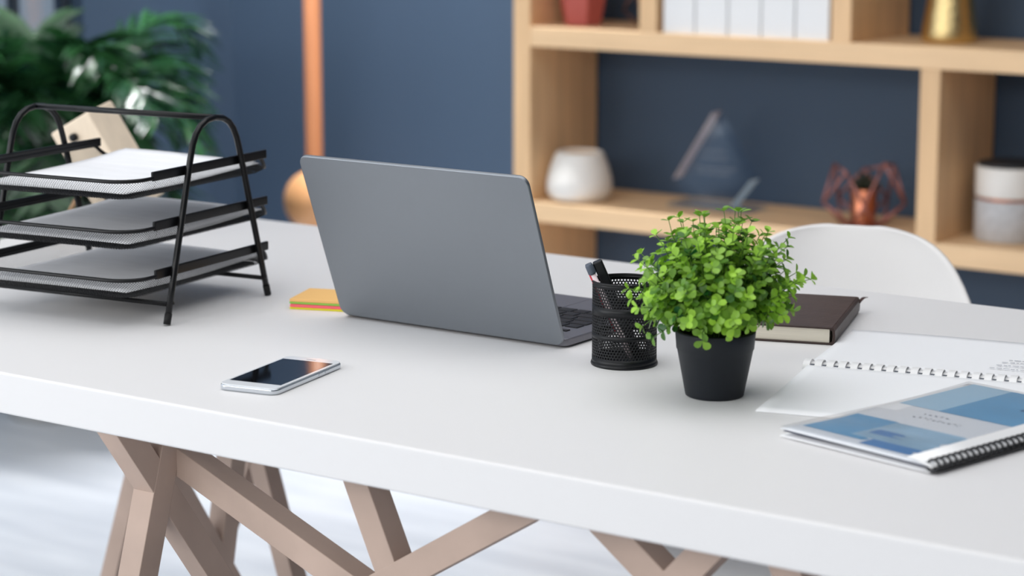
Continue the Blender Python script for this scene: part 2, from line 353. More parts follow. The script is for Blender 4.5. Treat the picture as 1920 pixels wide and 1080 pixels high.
# ------------------------------------------------------------------ tray organiser (local x along its front, y to its back)
def tray_organiser():
    t = thing('letter_tray', 'black wire mesh three tier letter tray on the white desk', 'letter tray', (-1.782, 1.862, TZ + 0.0013), math.radians(7))
    W_ = 0.265; R_ = 0.0038
    def aframe(x):
        half = [(0, 0.0), (0.012, 0.042), (0.033, 0.114), (0.049, 0.170), (0.0545, 0.188), (0.0590, 0.201), (0.0655, 0.2125), (0.0745, 0.2210), (0.0870, 0.2266), (0.103, 0.2285)]
        pts = [(x, y, z) for y, z in half] + [(x, 0.206 - y, z) for y, z in half[-2::-1]]
        return pts
    for x in (0.0, -W_):
        o = MB().tube(aframe(x), R_, 12).build('side_frame', 'black_wire', t, smooth=True)
        for y, s in ((0, 1), (0.206, -1)):
            MB().tube([(x, y - s*0.0003, 0.0003), (x, y + s*0.0035, 0.0125)], 0.0043, 12).build('foot_cap', 'rubber', o, smooth=True)
        for y in (0.0075, 0.197):
            MB().tube([(x - 0.001, y, 0.024), (x + 0.0048, y, 0.024)], 0.0018, 8).build('rivet', 'black_wire', o, smooth=True)
    MB().tube([(-W_, 0.103, 0.2285), (0, 0.103, 0.2285)], 0.0036, 12).build('handle_rod', 'black_wire', t, smooth=True)
    MB().tube([(-W_, 0.0065, 0.0225), (0, 0.0065, 0.0225)], 0.0028, 10).build('lower_rod', 'black_wire', t, smooth=True)
    MB().tube([(-W_, 0.196, 0.0225), (0, 0.196, 0.0225)], 0.0028, 10).build('lower_rod', 'black_wire', t, smooth=True)
    # one tray, then copies share its meshes
    X0, X1, Y0, Y1 = -0.258, -0.007, -0.054, 0.238
    cx, cy, w, d = (X0 + X1) / 2, (Y0 + Y1) / 2, X1 - X0, Y1 - Y0
    def rim_z(x, y):
        f = min(1, max(0, (y - (Y1 - 0.040)) / 0.030)); f = f * f * (3 - 2 * f)
        return 0.0 * (1 - f) - 0.0165 * f + (0.0015 if y > Y0 + 0.05 else 0) * (1 - f)
    def loop(inset, n):
        base = rrect(w - 2 * inset, d - 2 * inset, max(0.034 - inset, 0.008), 10, cx, cy)
        P = [Vector((x, y, 0)) for x, y in base]; L = [0]
        for i in range(len(P)): L.append(L[-1] + (P[(i + 1) % len(P)] - P[i]).length)
        out = []; j = 0
        for k in range(n):
            s_ = L[-1] * k / n
            while L[j + 1] < s_: j += 1
            f = (s_ - L[j]) / max(1e-9, L[j + 1] - L[j]); out.append(P[j].lerp(P[(j + 1) % len(P)], f))
        return out
    N, K = 620, 14
    H_ = 0.0215
    rings = []
    for k in range(K + 1):
        q = k / K; ins = 0.010 * q ** 2.2; lp = loop(ins, N)
        rings.append([Vector((p.x, p.y, rim_z(p.x, p.y) * (1 - q) - H_ * q)) for p in lp])
    wall = MB(); vid = {}
    def vtx(k, i):
        i %= N
        if (k, i) not in vid: vid[(k, i)] = len(wall.v); wall.v.append(rings[k][i])
        return vid[(k, i)]
    for k in range(1, K):
        for i in range(N):
            if (k + i) % 2: wall.f.append((vtx(k - 1, i), vtx(k, i + 1), vtx(k + 1, i), vtx(k, i - 1)))
    # bottom: diagonal mesh clipped to the rounded inner outline
    step = 0.0021
    nx, ny = int((w - 0.026) / step / 2) * 2, int((d - 0.026) / step / 2) * 2
    bid = {}
    def bv(i, j):
        if (i, j) not in bid: bid[(i, j)] = len(wall.v); wall.v.append(Vector((cx + (i - nx / 2) * step, cy + (j - ny / 2) * step, -H_)))
        return bid[(i, j)]
    for j in range(1, ny):
        for i in range(1, nx):
            if (i + j) % 2:
                ex, ey = abs(i - nx/2) * step - (w/2 - 0.013 - 0.021), abs(j - ny/2) * step - (d/2 - 0.013 - 0.021)
                if ex > 0 and ey > 0 and math.hypot(ex, ey) > 0.020: continue
                wall.f.append((bv(i, j - 1), bv(i + 1, j), bv(i, j + 1), bv(i - 1, j)))
    def wire(mb, name, parent, th):
        o = mb.build(name, 'black_mesh', parent)
        md = o.modifiers.new('wires', 'WIREFRAME'); md.thickness = th; md.use_even_offset = False; md.use_replace = True; md.use_boundary = True
        return o
    rim_pts = [(p.x, p.y, p.z) for p in rings[0]][::4]
    first = None
    for z in (0.170, 0.113, 0.057):
        if first is None:
            tr = MB().tube(rim_pts, 0.0023, 8, closed=True).build('tray_rim', 'black_wire', t, smooth=True, loc=(0, 0, z))
            mesh = wire(wall, 'mesh_basket', tr, 0.00054)
            clips = []
            for x in (X1 + 0.0005, X0 - 0.0005):
                clips.append(MB().box((x, 0.103, 0.0022), (0.0042, 0.228, 0.0108)).build('side_rail', 'black_wire', tr, bevel=0.0012))
            first = [tr, mesh] + clips
        else:
            r2 = first[0].copy(); COL.objects.link(r2); r2.location = (0, 0, z); r2.parent = t
            for c in first[1:]:
                c2 = c.copy(); COL.objects.link(c2); c2.parent = r2
    return t
tray_organiser()
def tray_papers():
    ca, sa = math.cos(math.radians(7)), math.sin(math.radians(7))
    for z, lab, amp, seed in ((0.1492, 'white papers lying in the top tier of the black letter tray', 0.011, 1),
                              (0.0922, 'white papers lying in the middle tier of the black letter tray', 0.009, 2),
                              (0.0362, 'white papers lying in the bottom tier of the black letter tray', 0.006, 3)):
        t = thing('paper_stack', lab, 'papers', (-1.782, 1.862, TZ + 0.0013), math.radians(7), 'papers in the letter tray')
        rnd = random.Random(seed)
        for k in range(3):
            dx, dy = rnd.uniform(-0.004, 0.004), rnd.uniform(-0.004, 0.006); rot = rnd.uniform(-0.02, 0.02)
            def fn(u, v, k=k, dx=dx, dy=dy, rot=rot):
                x0, y0 = (u - 0.5) * 0.206, (v - 0.5) * 0.262
                x = -0.133 + dx + x0 * math.cos(rot) - y0 * math.sin(rot); y = 0.099 + dy + x0 * math.sin(rot) + y0 * math.cos(rot)
                b = amp * (v ** 2) * (0.55 + 0.45 * math.sin(2.2 * u + 0.9 + k * 0.3)) + 0.0012 * (1 + math.sin(5 * v + 2 * u + k * 0.4))
                return (x, y, z + 0.0007 * k + 0.0012 + b)
            MB().sheet(fn, 16, 20).build('sheet', 'paper_print' if k == 2 else 'paper', t, smooth=True, solid=0.0005)
tray_papers()

# ------------------------------------------------------------------ wooden block figure behind the tray
def wooden_block():
    t = thing('wooden_block', 'pale tilted wooden block with dark bolts behind the letter tray', 'wooden ornament', (-2.272, 2.275, TZ))
    rot = Euler((math.radians(12), math.radians(-27), math.radians(4)), 'XYZ').to_matrix()
    b = MB().box((-0.010, 0.0, 0.104), (0.078, 0.060, 0.150), rot).build('body', 'plywood', t, bevel=0.003)
    for lz in (0.054, 0.0):
        p = Vector((-0.010, 0, 0.104)) + rot @ Vector((-0.002, -0.031, lz)); q = p + rot @ Vector((0, -0.006, 0))
        MB().tube([p, q], 0.0058, 12).build('bolt', 'bolt', t, smooth=True)
    for p, q in (((-0.028, -0.022, 0.085), (-0.064, -0.055, 0.0)), ((0.040, -0.01, 0.055), (0.052, -0.025, 0.0)), ((0.03, 0.022, 0.05), (0.03, 0.05, 0.0))):
        MB().tube([p, q], 0.0030, 10).build('leg', 'dowel', t, smooth=True)
wooden_block()

# ------------------------------------------------------------------ laptop
def laptop():
    t = thing('laptop', 'open grey aluminium laptop seen from behind on the white desk', 'laptop', (-1.4935, 2.0, TZ))
    w, d = 0.313, 0.216
    base = MB().prism(rrect(w, d, 0.010, 6, 0, 0.019 + d / 2), 0.0022, 0.0108).build('base', 'alu_deck', t, bevel=0.0016)
    for x in (-0.12, 0.12):
        for y in (0.05, 0.20): MB().lathe([(0, 0), (0.006, 0), (0.006, 0.0023), (0, 0.0023)], 16, (x, y, 0)).build('foot', 'rubber', base)
    kb = MB()
    for r in range(6):
        y = 0.058 + r * 0.0182 if r else 0.0545
        h = 0.0152 if r else 0.008
        n = 14; ws = [0.0165] * n
        if r == 2: ws[0] = 0.024
        if r == 3: ws[0] = 0.028; ws[-1] = 0.030; ws = ws[:13]
        if r == 4: ws[0] = 0.038; ws[-1] = 0.038; ws = ws[:12] ; ws[-1] = 0.038
        if r == 5: ws = [0.0165, 0.0165, 0.0165, 0.020, 0.090, 0.020, 0.0165, 0.0165, 0.0165, 0.0165]
        sc = (0.268 - 0.0022 * (len(ws) - 1)) / sum(ws); x = 0.134
        for k in ws:
            k *= sc; kb.box((x - k / 2, y + h/2, 0.0113), (k, h, 0.0013)); x -= k + 0.0022
    kb.build('keyboard', 'key', base, bevel=0.0004, seg=1)
    MB().prism(rrect(0.108, 0.066, 0.004, 4, 0, 0.196), 0.0107, 0.0110).build('trackpad', 'alu_deck', base)
    # lid pivots at its lower edge and leans 20.6 degrees towards the front of the desk
    lid = MB().prism(rrect(w, 0.2085, 0.0115, 8, 0, 0.2085 / 2), -0.0025, 0.0025).build('lid', 'alu', t, bevel=0.0014)
    lid.location = (0, 0.0185, 0.0042); lid.rotation_euler = (math.radians(90 + 20.8), 0, 0)
    MB().prism(rrect(w - 0.006, 0.2005, 0.009, 6, 0, 0.2085 / 2 + 0.001), -0.0029, -0.0024).build('screen', 'screen', lid)
    MB().tube([(-0.125, 0.0215, 0.0066), (0.125, 0.0215, 0.0066)], 0.0036, 12).build('hinge', 'black_plastic', t, smooth=True)
laptop()

# ------------------------------------------------------------------ phone
def phone():
    t = thing('smartphone', 'white smartphone with silver frame lying on the desk', 'phone', (-1.4990, 1.7335, TZ), math.radians(10.5))
    b = MB().prism(rrect(0.0685, 0.1425, 0.010, 8), 0.0, 0.0066).build('frame', 'chrome', t, bevel=0.0022, seg=3)
    g = MB().prism(rrect(0.0665, 0.1405, 0.009, 8), 0.0062, 0.0072).build('front_glass', 'phone_white', t, bevel=0.0004)
    MB().prism(rrect(0.0600, 0.1085, 0.0006, 3, 0, 0.0005), 0.0072, 0.00735).build('screen', 'screen', t)
    MB().prism(rrect(0.011, 0.0011, 0.0005, 4, 0, 0.0615), 0.0072, 0.0073).build('earpiece_slot', 'hole', t)
    for y in (0.035, 0.022): MB().span((0.0340, y - 0.005, 0.0028), (0.0347, y + 0.005, 0.0045)).build('side_button', 'chrome', t)
phone()

# ------------------------------------------------------------------ sticky notes
def notes():
    z = TZ
    for m, h, lab, j in (('note_yellow', 0.0027, 'neon yellow sticky note pad at the bottom of the pile beside the laptop', 0.0),
                      ('note_pink', 0.0032, 'pink sticky note pad between the yellow and the green pads', 0.0012),
                      ('note_green', 0.0026, 'thin green sticky note pad under the orange pad', -0.0004),
                      ('note_orange', 0.0034, 'orange sticky note pad on top of the pile beside the laptop', 0.0)):
        def fn(u, v, j=j): return ((u - 0.5) * 0.070, (v - 0.5) * 0.070, 0)
        o = MB().span((-0.035, -0.035, 0), (0.035, 0.035, h)).build('sticky_note_pad', m, bevel=0.0003, seg=1)
        o.location = (-1.7095 + j, 2.0625 - j, z); o.rotation_euler = (0, 0, math.radians(20) + j * 6)
        tag(o, lab, 'sticky notes', 'sticky note pads beside the laptop'); z += h + 0.0002
notes()

# ------------------------------------------------------------------ pencil cup and pens
CX, CY = -1.2470, 1.9960
def pencil_cup():
    t = thing('pencil_cup', 'round black perforated metal pencil cup beside the potted plant', 'pencil cup', (CX, CY, TZ))
    R, H = 0.0340, 0.0900
    ncell = 62; sp = 2 * PI * R / ncell; rh = sp * math.sqrt(3) / 2
    def P(a, z, r=R): return (r * math.cos(a / R), r * math.sin(a / R), z)
    bands = [(0.0110, 7), (0.0362, 7), (0.0660, 7)]
    solid_from = 0.0
    tops = []
    perf = MB(); n = 12
    for z0, rows in bands:
        tops.append((z0, z0 + (rows - 1) * rh))
        for r in range(rows):
            for c in range(ncell):
                a0 = (c + 0.5 * (r % 2)) * sp; zc = z0 + r * rh
                hexr = sp / math.sqrt(3); vs = []
                for k in range(n):
                    th = 2 * PI * k / n + PI / 2
                    m_ = (th - PI / 2) % (PI / 3) - PI / 6
                    rr = hexr * math.cos(PI / 6) / math.cos(m_)
                    vs.append(P(a0 + rr * math.cos(th), zc + rr * math.sin(th)))
                for k in range(n):
                    th = 2 * PI * k / n + PI / 2; vs.append(P(a0 + sp * 0.315 * math.cos(th), zc + sp * 0.315 * math.sin(th)))
                perf.add(vs, [(k, (k + 1) % n, n + (k + 1) % n, n + k) for k in range(n)])
    perf.build('perforated_wall', 'cup', t, smooth=True, solid=0.0007)
    zs = [0.0] + [q for b in tops for q in (b[0] - rh * 0.42, b[1] + rh * 0.42)] + [H]
    for i in range(0, len(zs), 2):
        MB().lathe([(R, zs[i]), (R, zs[i + 1])], 96).build('solid_band', 'cup', t, smooth=True, solid=0.0010)
    MB().tube([((R + 0.0004) * math.cos(2*PI*k/64), (R + 0.0004) * math.sin(2*PI*k/64), H) for k in range(64)], 0.0013, 8, closed=True).build('rim', 'cup', t, smooth=True)
    MB().lathe([(0, 0.0), (R + 0.0012, 0.0), (R + 0.0018, 0.0015), (R + 0.0012, 0.0035), (R, 0.0045), (R - 0.001, 0.0025), (0, 0.0022)], 64).build('base_ring', 'cup', t, smooth=True)
pencil_cup()
def pens():
    rx, ry = math.cos(math.radians(34.9)), math.sin(math.radians(34.9))      # across the desk, towards the right of the chair side
    def pt(s, d, z): return Vector((CX + rx * s - ry * d, CY + ry * s + rx * d, TZ + z))
    a, b = pt(0.016, 0.004, 0.005), pt(-0.0298, 0.002, 0.1105)
    t = thing('marker_pen', 'thick black marker pen leaning in the perforated cup', 'pen', a)
    dr = (b - a).normalized(); L = (b - a).length
    MB().tube([Vector(), dr * L * 0.55], 0.0048, 16).build('barrel', 'black_plastic', t, smooth=True)
    MB().bar(dr * L * 0.5, dr * L, 0.0105, 0.0105, (rx, ry, 0)).build('cap', 'black_plastic', t, bevel=0.002, seg=3)
    a, b = pt(0.008, -0.006, 0.005), pt(-0.0392, -0.004, 0.1085)
    t = thing('ballpoint_pen', 'slim clear and red pen with grey cap leaning left of the black marker', 'pen', a)
    dr = (b - a).normalized(); L = (b - a).length
    MB().tube([Vector(), dr * 0.012, dr * L * 0.90], [0.0012, 0.0030, 0.0030], 14).build('barrel', 'pen_clear', t, smooth=True)
    off = Vector((-rx, -ry, 0)) * 0.0030
    MB().tube([dr * L * 0.3 + off, dr * L * 0.89 + off], 0.0016, 8).build('red_stripe', 'pen_red', t, smooth=True)
    MB().tube([dr * L * 0.89, dr * L * 0.905, dr * L * 0.98, dr * L], [0.0034, 0.0046, 0.0043, 0.0034], 14).build('cap', 'pen_grey', t, smooth=True)
pens()

# ------------------------------------------------------------------ potted plant
def potted_plant():
    px_, py_ = -1.0965, 1.926
    t = thing('potted_plant', 'bushy bright green plant in a charcoal pot on the desk', 'potted plant', (px_, py_, TZ))
    H = 0.0665
    MB().lathe([(0, 0), (0.0275, 0), (0.0292, 0.0012), (0.0298, 0.004), (0.0380, 0.0475), (0.0388, 0.0485), (0.0402, H - 0.001), (0.0398, H), (0.0362, H), (0.0375, 0.055), (0, 0.055)], 72).build('pot', 'pot', t, smooth=True)
    MB().lathe([(0, 0.061), (0.020, 0.0605), (0.0368, 0.0575)], 36).build('soil', 'soil', t, smooth=True)
    rnd = random.Random(11); lf = MB(); st = MB()
    def leaf(p, d, up, L, tone):
        d = d.normalized(); s = d.cross(up)
        if s.length < 1e-3: return
        s.normalize(); n = s.cross(d)
        prof = ((0.0, 0.05), (0.22, 0.26), (0.5, 0.47), (0.78, 0.45), (0.94, 0.24))
        vs = [p]; cup = 0.16
        for f, w in prof[1:]:
            c = p + d * L * f + n * (-0.10 * L * f * f)
            vs += [c - s * w * L * 0.82 + n * cup * L * w, c - n * 0.02 * L, c + s * w * L * 0.82 + n * cup * L * w]
        vs.append(p + d * L - n * 0.12 * L)
        fs = [(0, 2, 1), (0, 3, 2)]
        for k in range(3):
            b = 1 + 3 * k; fs += [(b, b + 1, b + 4, b + 3), (b + 1, b + 2, b + 5, b + 4)]
        fs += [(10, 11, 13), (11, 12, 13)]
        lf.add(vs, fs); lf.tone += [tone] * len(vs)
    G = (1 + 5 ** 0.5) / 2; NB = 215
    for i in range(NB):
        az = 2 * PI * i / G + rnd.uniform(-0.2, 0.2)
        cz = 1 - (i + 0.5) / NB * 1.66; th = math.acos(max(-1, min(1, cz))) + rnd.uniform(-0.08, 0.08)
        d = Vector((math.sin(th) * math.cos(az), math.sin(th) * math.sin(az), math.cos(th)))
        k_ = rnd.uniform(0.74, 1.02) if i % 5 else rnd.uniform(1.04, 1.24)
        hi = 0.070 if d.z > 0 else 0.062
        k_ = min(k_, 1.09) if d.z > 0.6 else k_
        tip = Vector((0.079 * d.x * k_, 0.079 * d.y * k_, 0.112 + hi * d.z * k_))
        o = Vector((math.cos(az) * 0.016, math.sin(az) * 0.016, 0.058))
        mid = o.lerp(tip, 0.5) + Vector((0, 0, 0.014 + 0.030 * max(0, -d.z))) - Vector((d.x, d.y, 0)) * 0.006
        nseg = 7; pts = [o]
        for k in range(nseg):
            f = (k + 1) / nseg
            jit = Vector((rnd.uniform(-1, 1), rnd.uniform(-1, 1), rnd.uniform(-1, 1))) * 0.0012
            pts.append(o * (1 - f) ** 2 + mid * 2 * f * (1 - f) + tip * f * f + jit)
        st.tube(pts, [0.0011 - 0.0007 * k / nseg for k in range(nseg + 1)], 5)
        base_tone = rnd.random() * 0.72 + 0.02
        for k in range(2, nseg + 1):
            tdir = (pts[k] - pts[k - 1]).normalized()
            a0 = rnd.uniform(0, PI)
            ax = tdir.orthogonal().normalized(); ay = tdir.cross(ax)
            nl = 2 if k < nseg else 3
            for q in range(nl):
                a = a0 + q * 2 * PI / nl
                out = ax * math.cos(a) + ay * math.sin(a)
                ld = out * rnd.uniform(0.8, 1.0) + tdir * rnd.uniform(0.35, 0.8)
                Ls = rnd.uniform(0.0088, 0.0130) * (0.82 if k == nseg else 1)
                leaf(pts[k], ld, (tdir + Vector((0, 0, 0.6))).normalized() + out * -0.2, Ls, min(1, base_tone + rnd.uniform(-0.15, 0.35) + (0.12 if k >= nseg - 1 else 0)))
                if k < nseg:                              # a second, shifted pair half way along the internode
                    m_ = pts[k].lerp(pts[k - 1], 0.5)
                    out2 = ax * math.cos(a + PI / 2) + ay * math.sin(a + PI / 2)
                    leaf(m_, out2 + tdir * 0.5, (tdir + Vector((0, 0, 0.6))).normalized(), rnd.uniform(0.0085, 0.0125), min(1, base_tone + rnd.uniform(-0.15, 0.3)))
    lf.build('foliage', 'leaf', t, smooth=True); st.build('stems', 'stem', t, smooth=True)
potted_plant()

# ------------------------------------------------------------------ notebook
def notebook():
    t = thing('notebook', 'closed brown leather notebook with cream pages behind the plant', 'notebook', (-1.1060, 2.2035, TZ), math.radians(18))
    w, d, h = 0.150, 0.187, 0.0200       # local origin: front corner at the spine; x runs left along the front edge
    MB().span((-w, 0, 0.0), (0, d, 0.0024)).build('back_cover', 'leather', t, bevel=0.0008)
    MB().span((-w, 0, h - 0.0024), (-0.001, d, h)).build('front_cover', 'leather', t, bevel=0.0008)
    sp = [(-0.003, h), (0.0005, h - 0.0008), (0.0020, h - 0.004), (0.0024, h / 2), (0.0020, 0.004), (0.0005, 0.0006), (-0.003, 0), (-0.004, 0.0024), (-0.0012, 0.004), (-0.0006, h / 2), (-0.0012, h - 0.004), (-0.004, h - 0.0024)]
    m = MB(); n = len(sp)
    vs = [(x, 0, z) for x, z in sp] + [(x, d, z) for x, z in sp]
    m.add(vs, [(i, (i+1) % n, n + (i+1) % n, n + i) for i in range(n)] + [tuple(range(n))[::-1], tuple(range(n, 2*n))]); m.build('spine', 'leather', t)
    MB().span((-w + 0.003, 0.0025, 0.0024), (-0.0045, d - 0.0025, h - 0.0024)).build('pages', 'cream', t)
    def rb(u, v): return (0.001 + 0.004 * (u - 0.5) + 0.006 * v, d - 0.004 + 0.022 * v, 0.013 + 0.004 * math.sin(v * 2.2))
    MB().sheet(rb, 2, 8).build('ribbon', 'ribbon', t, solid=0.0008)
notebook()

# ------------------------------------------------------------------ open spiral-bound booklet
def scribble(mb, x, y, z, w, h, rnd, along=1):
    """short illegible strokes of a printed line"""
    e = x + w
    while x < e:
        l = rnd.uniform(0.002, 0.007); a = rnd.uniform(-0.4, 0.4) * h
        mb.add([(x, y + a, z), (x + l, y + a + rnd.uniform(-0.3, 0.3) * h, z), (x + l, y + a + h, z), (x, y + a + h, z)], [(0, 1, 2, 3)]); x += l + rnd.uniform(0.0006, 0.0022)
def open_booklet():
    t = thing('comb_bound_report', 'open white comb-bound report lying on the desk', 'report', (-1.083, 2.0905, TZ), math.radians(13.2))
    L = 0.297
    def back(u, v): return (0.007 + u * L, 0.004 + v * 0.188, 0.0022 + 0.0032 * (1 - v) ** 2 * (0.6 + 0.4 * u) + 0.0006 * math.sin(6 * u))
    def front(u, v): return (0.007 + u * L, -0.004 - v * 0.206, 0.0012 + 0.0030 * (1 - v) ** 2)
    p1 = MB().sheet(back, 24, 12).build('turned_pages', 'paper', t, smooth=True, solid=0.0024)
    p2 = MB().sheet(front, 24, 12).build('open_pages', 'paper', t, smooth=True, solid=0.0016)
    rnd = random.Random(5); ink = MB()
    for k, (x0, y0) in enumerate(((0.188, 0.040), (0.192, 0.058), (0.195, 0.076), (0.200, 0.090))):
        scribble(ink, x0, y0, 0.0064 - 0.0006 * k, 0.085 - 0.01 * (k % 2), 0.0018, rnd)
    ink.build('printed_lines', 'ink', p1)
    comb = MB(); slots = MB()
    comb.tube([(0.004, -0.001, 0.0042), (L + 0.010, -0.001, 0.0036)], 0.0022, 12)
    for k in range(24):
        x = 0.0055 + k * 0.01265; r = 0.0066; pts = []
        for q in range(13):
            a = math.radians(-10 + 200 * q / 12); pts.append((r * 1.75 * math.cos(a), 0.0022 + r * math.sin(a)))
        vs = [(x - 0.0037, y, z) for y, z in pts] + [(x + 0.0037, y, z) for y, z in pts]; n = len(pts)
        comb.add(vs, [(i, i + 1, n + i + 1, n + i) for i in range(n - 1)])
        slots.span((x + 0.0045, -0.0098, 0.0048), (x + 0.0082, -0.0062, 0.0054))
    comb.build('comb_binding', 'comb', t, solid=0.0006); slots.build('punched_slots', 'hole', p2)
open_booklet()

# ------------------------------------------------------------------ blue brochure with clear cover
BR_A = (-0.9615, 1.813); BR_ROT = math.radians(-13.2); BR_W, BR_L = 0.172, 0.285
def brochure():
    t = thing('blue_brochure', 'blue and grey brochure under a clear cover with black coil, on the open report', 'brochure', (BR_A[0], BR_A[1], TZ + 0.0010), BR_ROT)
    w, L = BR_W, BR_L
    # local: x from the loose edge to the spine, y from the front edge to the back edge
    def lift(x, y): return 0.0055 + 0.0012 * (x / w) + 0.0025 * (1 - x / w) * max(0, 1 - y / 0.08)
    def top(off):
        return lambda u, v: (u * w, v * L, lift(u * w, v * L) + off)
    MB().sheet(lambda u, v: (u * w, v * L, 0.0046 * min(1, (v * L) / 0.03) * 0 + 0.0011 + 0.0043 * min(1, max(0, v * 3 - 0.5))), 10, 16).build('back_cover', 'paper', t, smooth=True, solid=0.0010)
    MB().sheet(lambda u, v: (0.002 + u * (w - 0.004), 0.002 + v * (L - 0.004), lift(u * w, v * L) - 0.0022 * (0.35 + 0.65 * abs(2 * u - 1))), 10, 16).build('inner_sheet', 'navy_card', t, smooth=True, solid=0.0006)
    page = MB().sheet(top(0.0), 12, 18).build('title_page', 'band', t, smooth=True, solid=0.0005)
    def patch(name, m, u0, u1, v0, v1, off=0.00045, wav=0.0, skew=0.0):
        def fn(u, v):
            x = (u0 + (u1 - u0) * u) * 0.878; y = (v0 + (v1 - v0) * v) * 1.048 + skew * u
            x += wav * math.sin(v * 9 + 1.3) * (u - 0.0) + 0.6 * wav * math.sin(v * 23)*u
            x = min(max(x, 0.002), w - 0.002)
            return (x, y, lift(x, y) + off)
        return MB().sheet(fn, 12, 12).build(name, m, page, smooth=True)
    m_ = 0.006
    patch('blue_panel', 'blue3', m_, 0.060, 0.160, L - 0.012)
    patch('blue_panel', 'blue1', 0.060, 0.160, 0.160, L - 0.012, 0.0005, 0.004)
    patch('blue_panel', 'blue1', m_, 0.075, 0.024, 0.100, 0.00045, 0.010)
    patch('blue_panel', 'blue_swirl', 0.062, 0.162, 0.034, 0.098, 0.0005, 0.008)
    patch('blue_panel', 'blue2', 0.092, 0.160, 0.014, 0.034, 0.0005, 0.006)
    patch('blue_panel', 'blue2', 0.070, 0.102, 0.050, 0.066, 0.0006, 0.006)
    patch('printed_emblem', 'blue_deep', 0.120, 0.140, 0.214, 0.221, 0.0008)
    rnd = random.Random(9); ink = MB()
    for (x0, y0, ww, hh) in ((0.048, 0.132, 0.056, 0.0026), (0.050, 0.147, 0.028, 0.0020)):
        x = x0
        while x < x0 + ww:                                     # illegible title strokes
            l = rnd.uniform(0.003, 0.005)
            for q in range(2):
                dx, dy = rnd.uniform(0, 0.002), rnd.uniform(0, hh * 2)
                ink.add([(x + dx, y0 + dy, lift(x, y0) + 0.0005), (x + dx + l * 0.7, y0 + dy, lift(x, y0) + 0.0005), (x + dx + l * 0.7, y0 + dy + hh * 0.5, lift(x, y0) + 0.0005), (x + dx, y0 + dy + hh * 0.5, lift(x, y0) + 0.0005)], [(0, 1, 2, 3)])
            x += l + 0.002
    ink.build('title_print', 'ink', page)
    MB().sheet(lambda u, v: (u * (w + 0.001), v * L, lift(u * w, v * L) + 0.0022 + 0.0010 * math.sin(7 * v + 3 * u) * (1 - u)), 24, 30).build('clear_cover', 'film', t, smooth=True)
    MB().sheet(lambda u, v: (w - 0.024 + 0.026 * u, v * L, 0.0105 - 0.0050 * u * u), 8, 4).build('binding_strip', 'comb', t, smooth=True, solid=0.0012)
    coil = MB()
    n = 34
    for k in range(n):
        y = 0.004 + k * (L - 0.008) / (n - 1); pts = []
        for q in range(14):
            a = 2 * PI * q / 14; pts.append((w + 0.001 + 0.0062 * math.cos(a), y + 0.0012 * math.sin(a), 0.0066 + 0.0054 * math.sin(a)))
        coil.tube(pts, 0.0013, 6, closed=True)
    coil.tube([(w + 0.0045, 0.002, 0.0028), (w + 0.0045, L - 0.002, 0.0028)], 0.0020, 8)
    coil.build('coil_binding', 'black_plastic', t, smooth=True)
brochure()

# ------------------------------------------------------------------ chair
def chair():
    t = thing('shell_chair', 'white moulded shell chair with wooden legs tucked under the desk', 'chair', (-1.275, 2.490, 0), math.radians(17))
    rows = [(-0.215, 0.425, 0.170), (-0.205, 0.440, 0.205), (-0.17, 0.447, 0.222), (-0.08, 0.440, 0.232), (0.03, 0.432, 0.232), (0.12, 0.434, 0.228), (0.175, 0.455, 0.222),
            (0.205, 0.50, 0.217), (0.222, 0.56, 0.208), (0.238, 0.63, 0.196), (0.254, 0.69, 0.178), (0.264, 0.735, 0.160), (0.270, 0.765, 0.142), (0.2735, 0.785, 0.126), (0.276, 0.800, 0.106), (0.2775, 0.809, 0.084), (0.2785, 0.814, 0.058), (0.279, 0.8165, 0.028)]
    n = 24; vs = []; fs = []
    for i, (y, z, hw) in enumerate(rows):
        back = max(0, min(1, (i - 6) / 4))
        for k in range(n + 1):
            u = -1 + 2 * k / n; e = abs(u) ** 2.6
            lift = 0.045 * e * (1 - back) * (1 if 1 < i < 9 else 0.4)
            fwd = 0.050 * e * back * min(1, hw / 0.17) ** 2 + 0.04 * e * max(0, 1 - abs(i - 7) / 4)
            vs.append((u * hw * 1.04, y - fwd, z + lift - 0.029 * back))
    for i in range(len(rows) - 1):
        for k in range(n): fs.append((i*(n+1)+k, i*(n+1)+k+1, (i+1)*(n+1)+k+1, (i+1)*(n+1)+k))
    o = MB().add(vs, fs).build('shell', 'shell', t, smooth=True, solid=0.009)
    sub = o.modifiers.new('smooth', 'SUBSURF'); sub.levels = 1; sub.render_levels = 1
    for sx in (-1, 1):
        for sy, y1 in ((-1, -0.23), (1, 0.20)):
            MB().tube([(sx * 0.13, sy * 0.11 - 0.01, 0.425), (sx * 0.215, y1, 0.0)], [0.0145, 0.0095], 14).build('leg', 'dowel', t, smooth=True)
    br = MB()
    for s in (-1, 1):
        br.tube([(-0.15, s * 0.125 - 0.01, 0.34), (0.13, s * 0.11 - 0.01, 0.42)], 0.0035, 8).tube([(0.15, s * 0.125 - 0.01, 0.34), (-0.13, s * 0.11 - 0.01, 0.42)], 0.0035, 8)
        br.tube([(s * 0.15, -0.14, 0.34), (s * 0.13, 0.10, 0.42)], 0.0035, 8).tube([(s * 0.15, 0.12, 0.34), (s * 0.13, -0.12, 0.42)], 0.0035, 8)
    br.build('brace', 'black_wire', t, smooth=True)
chair()

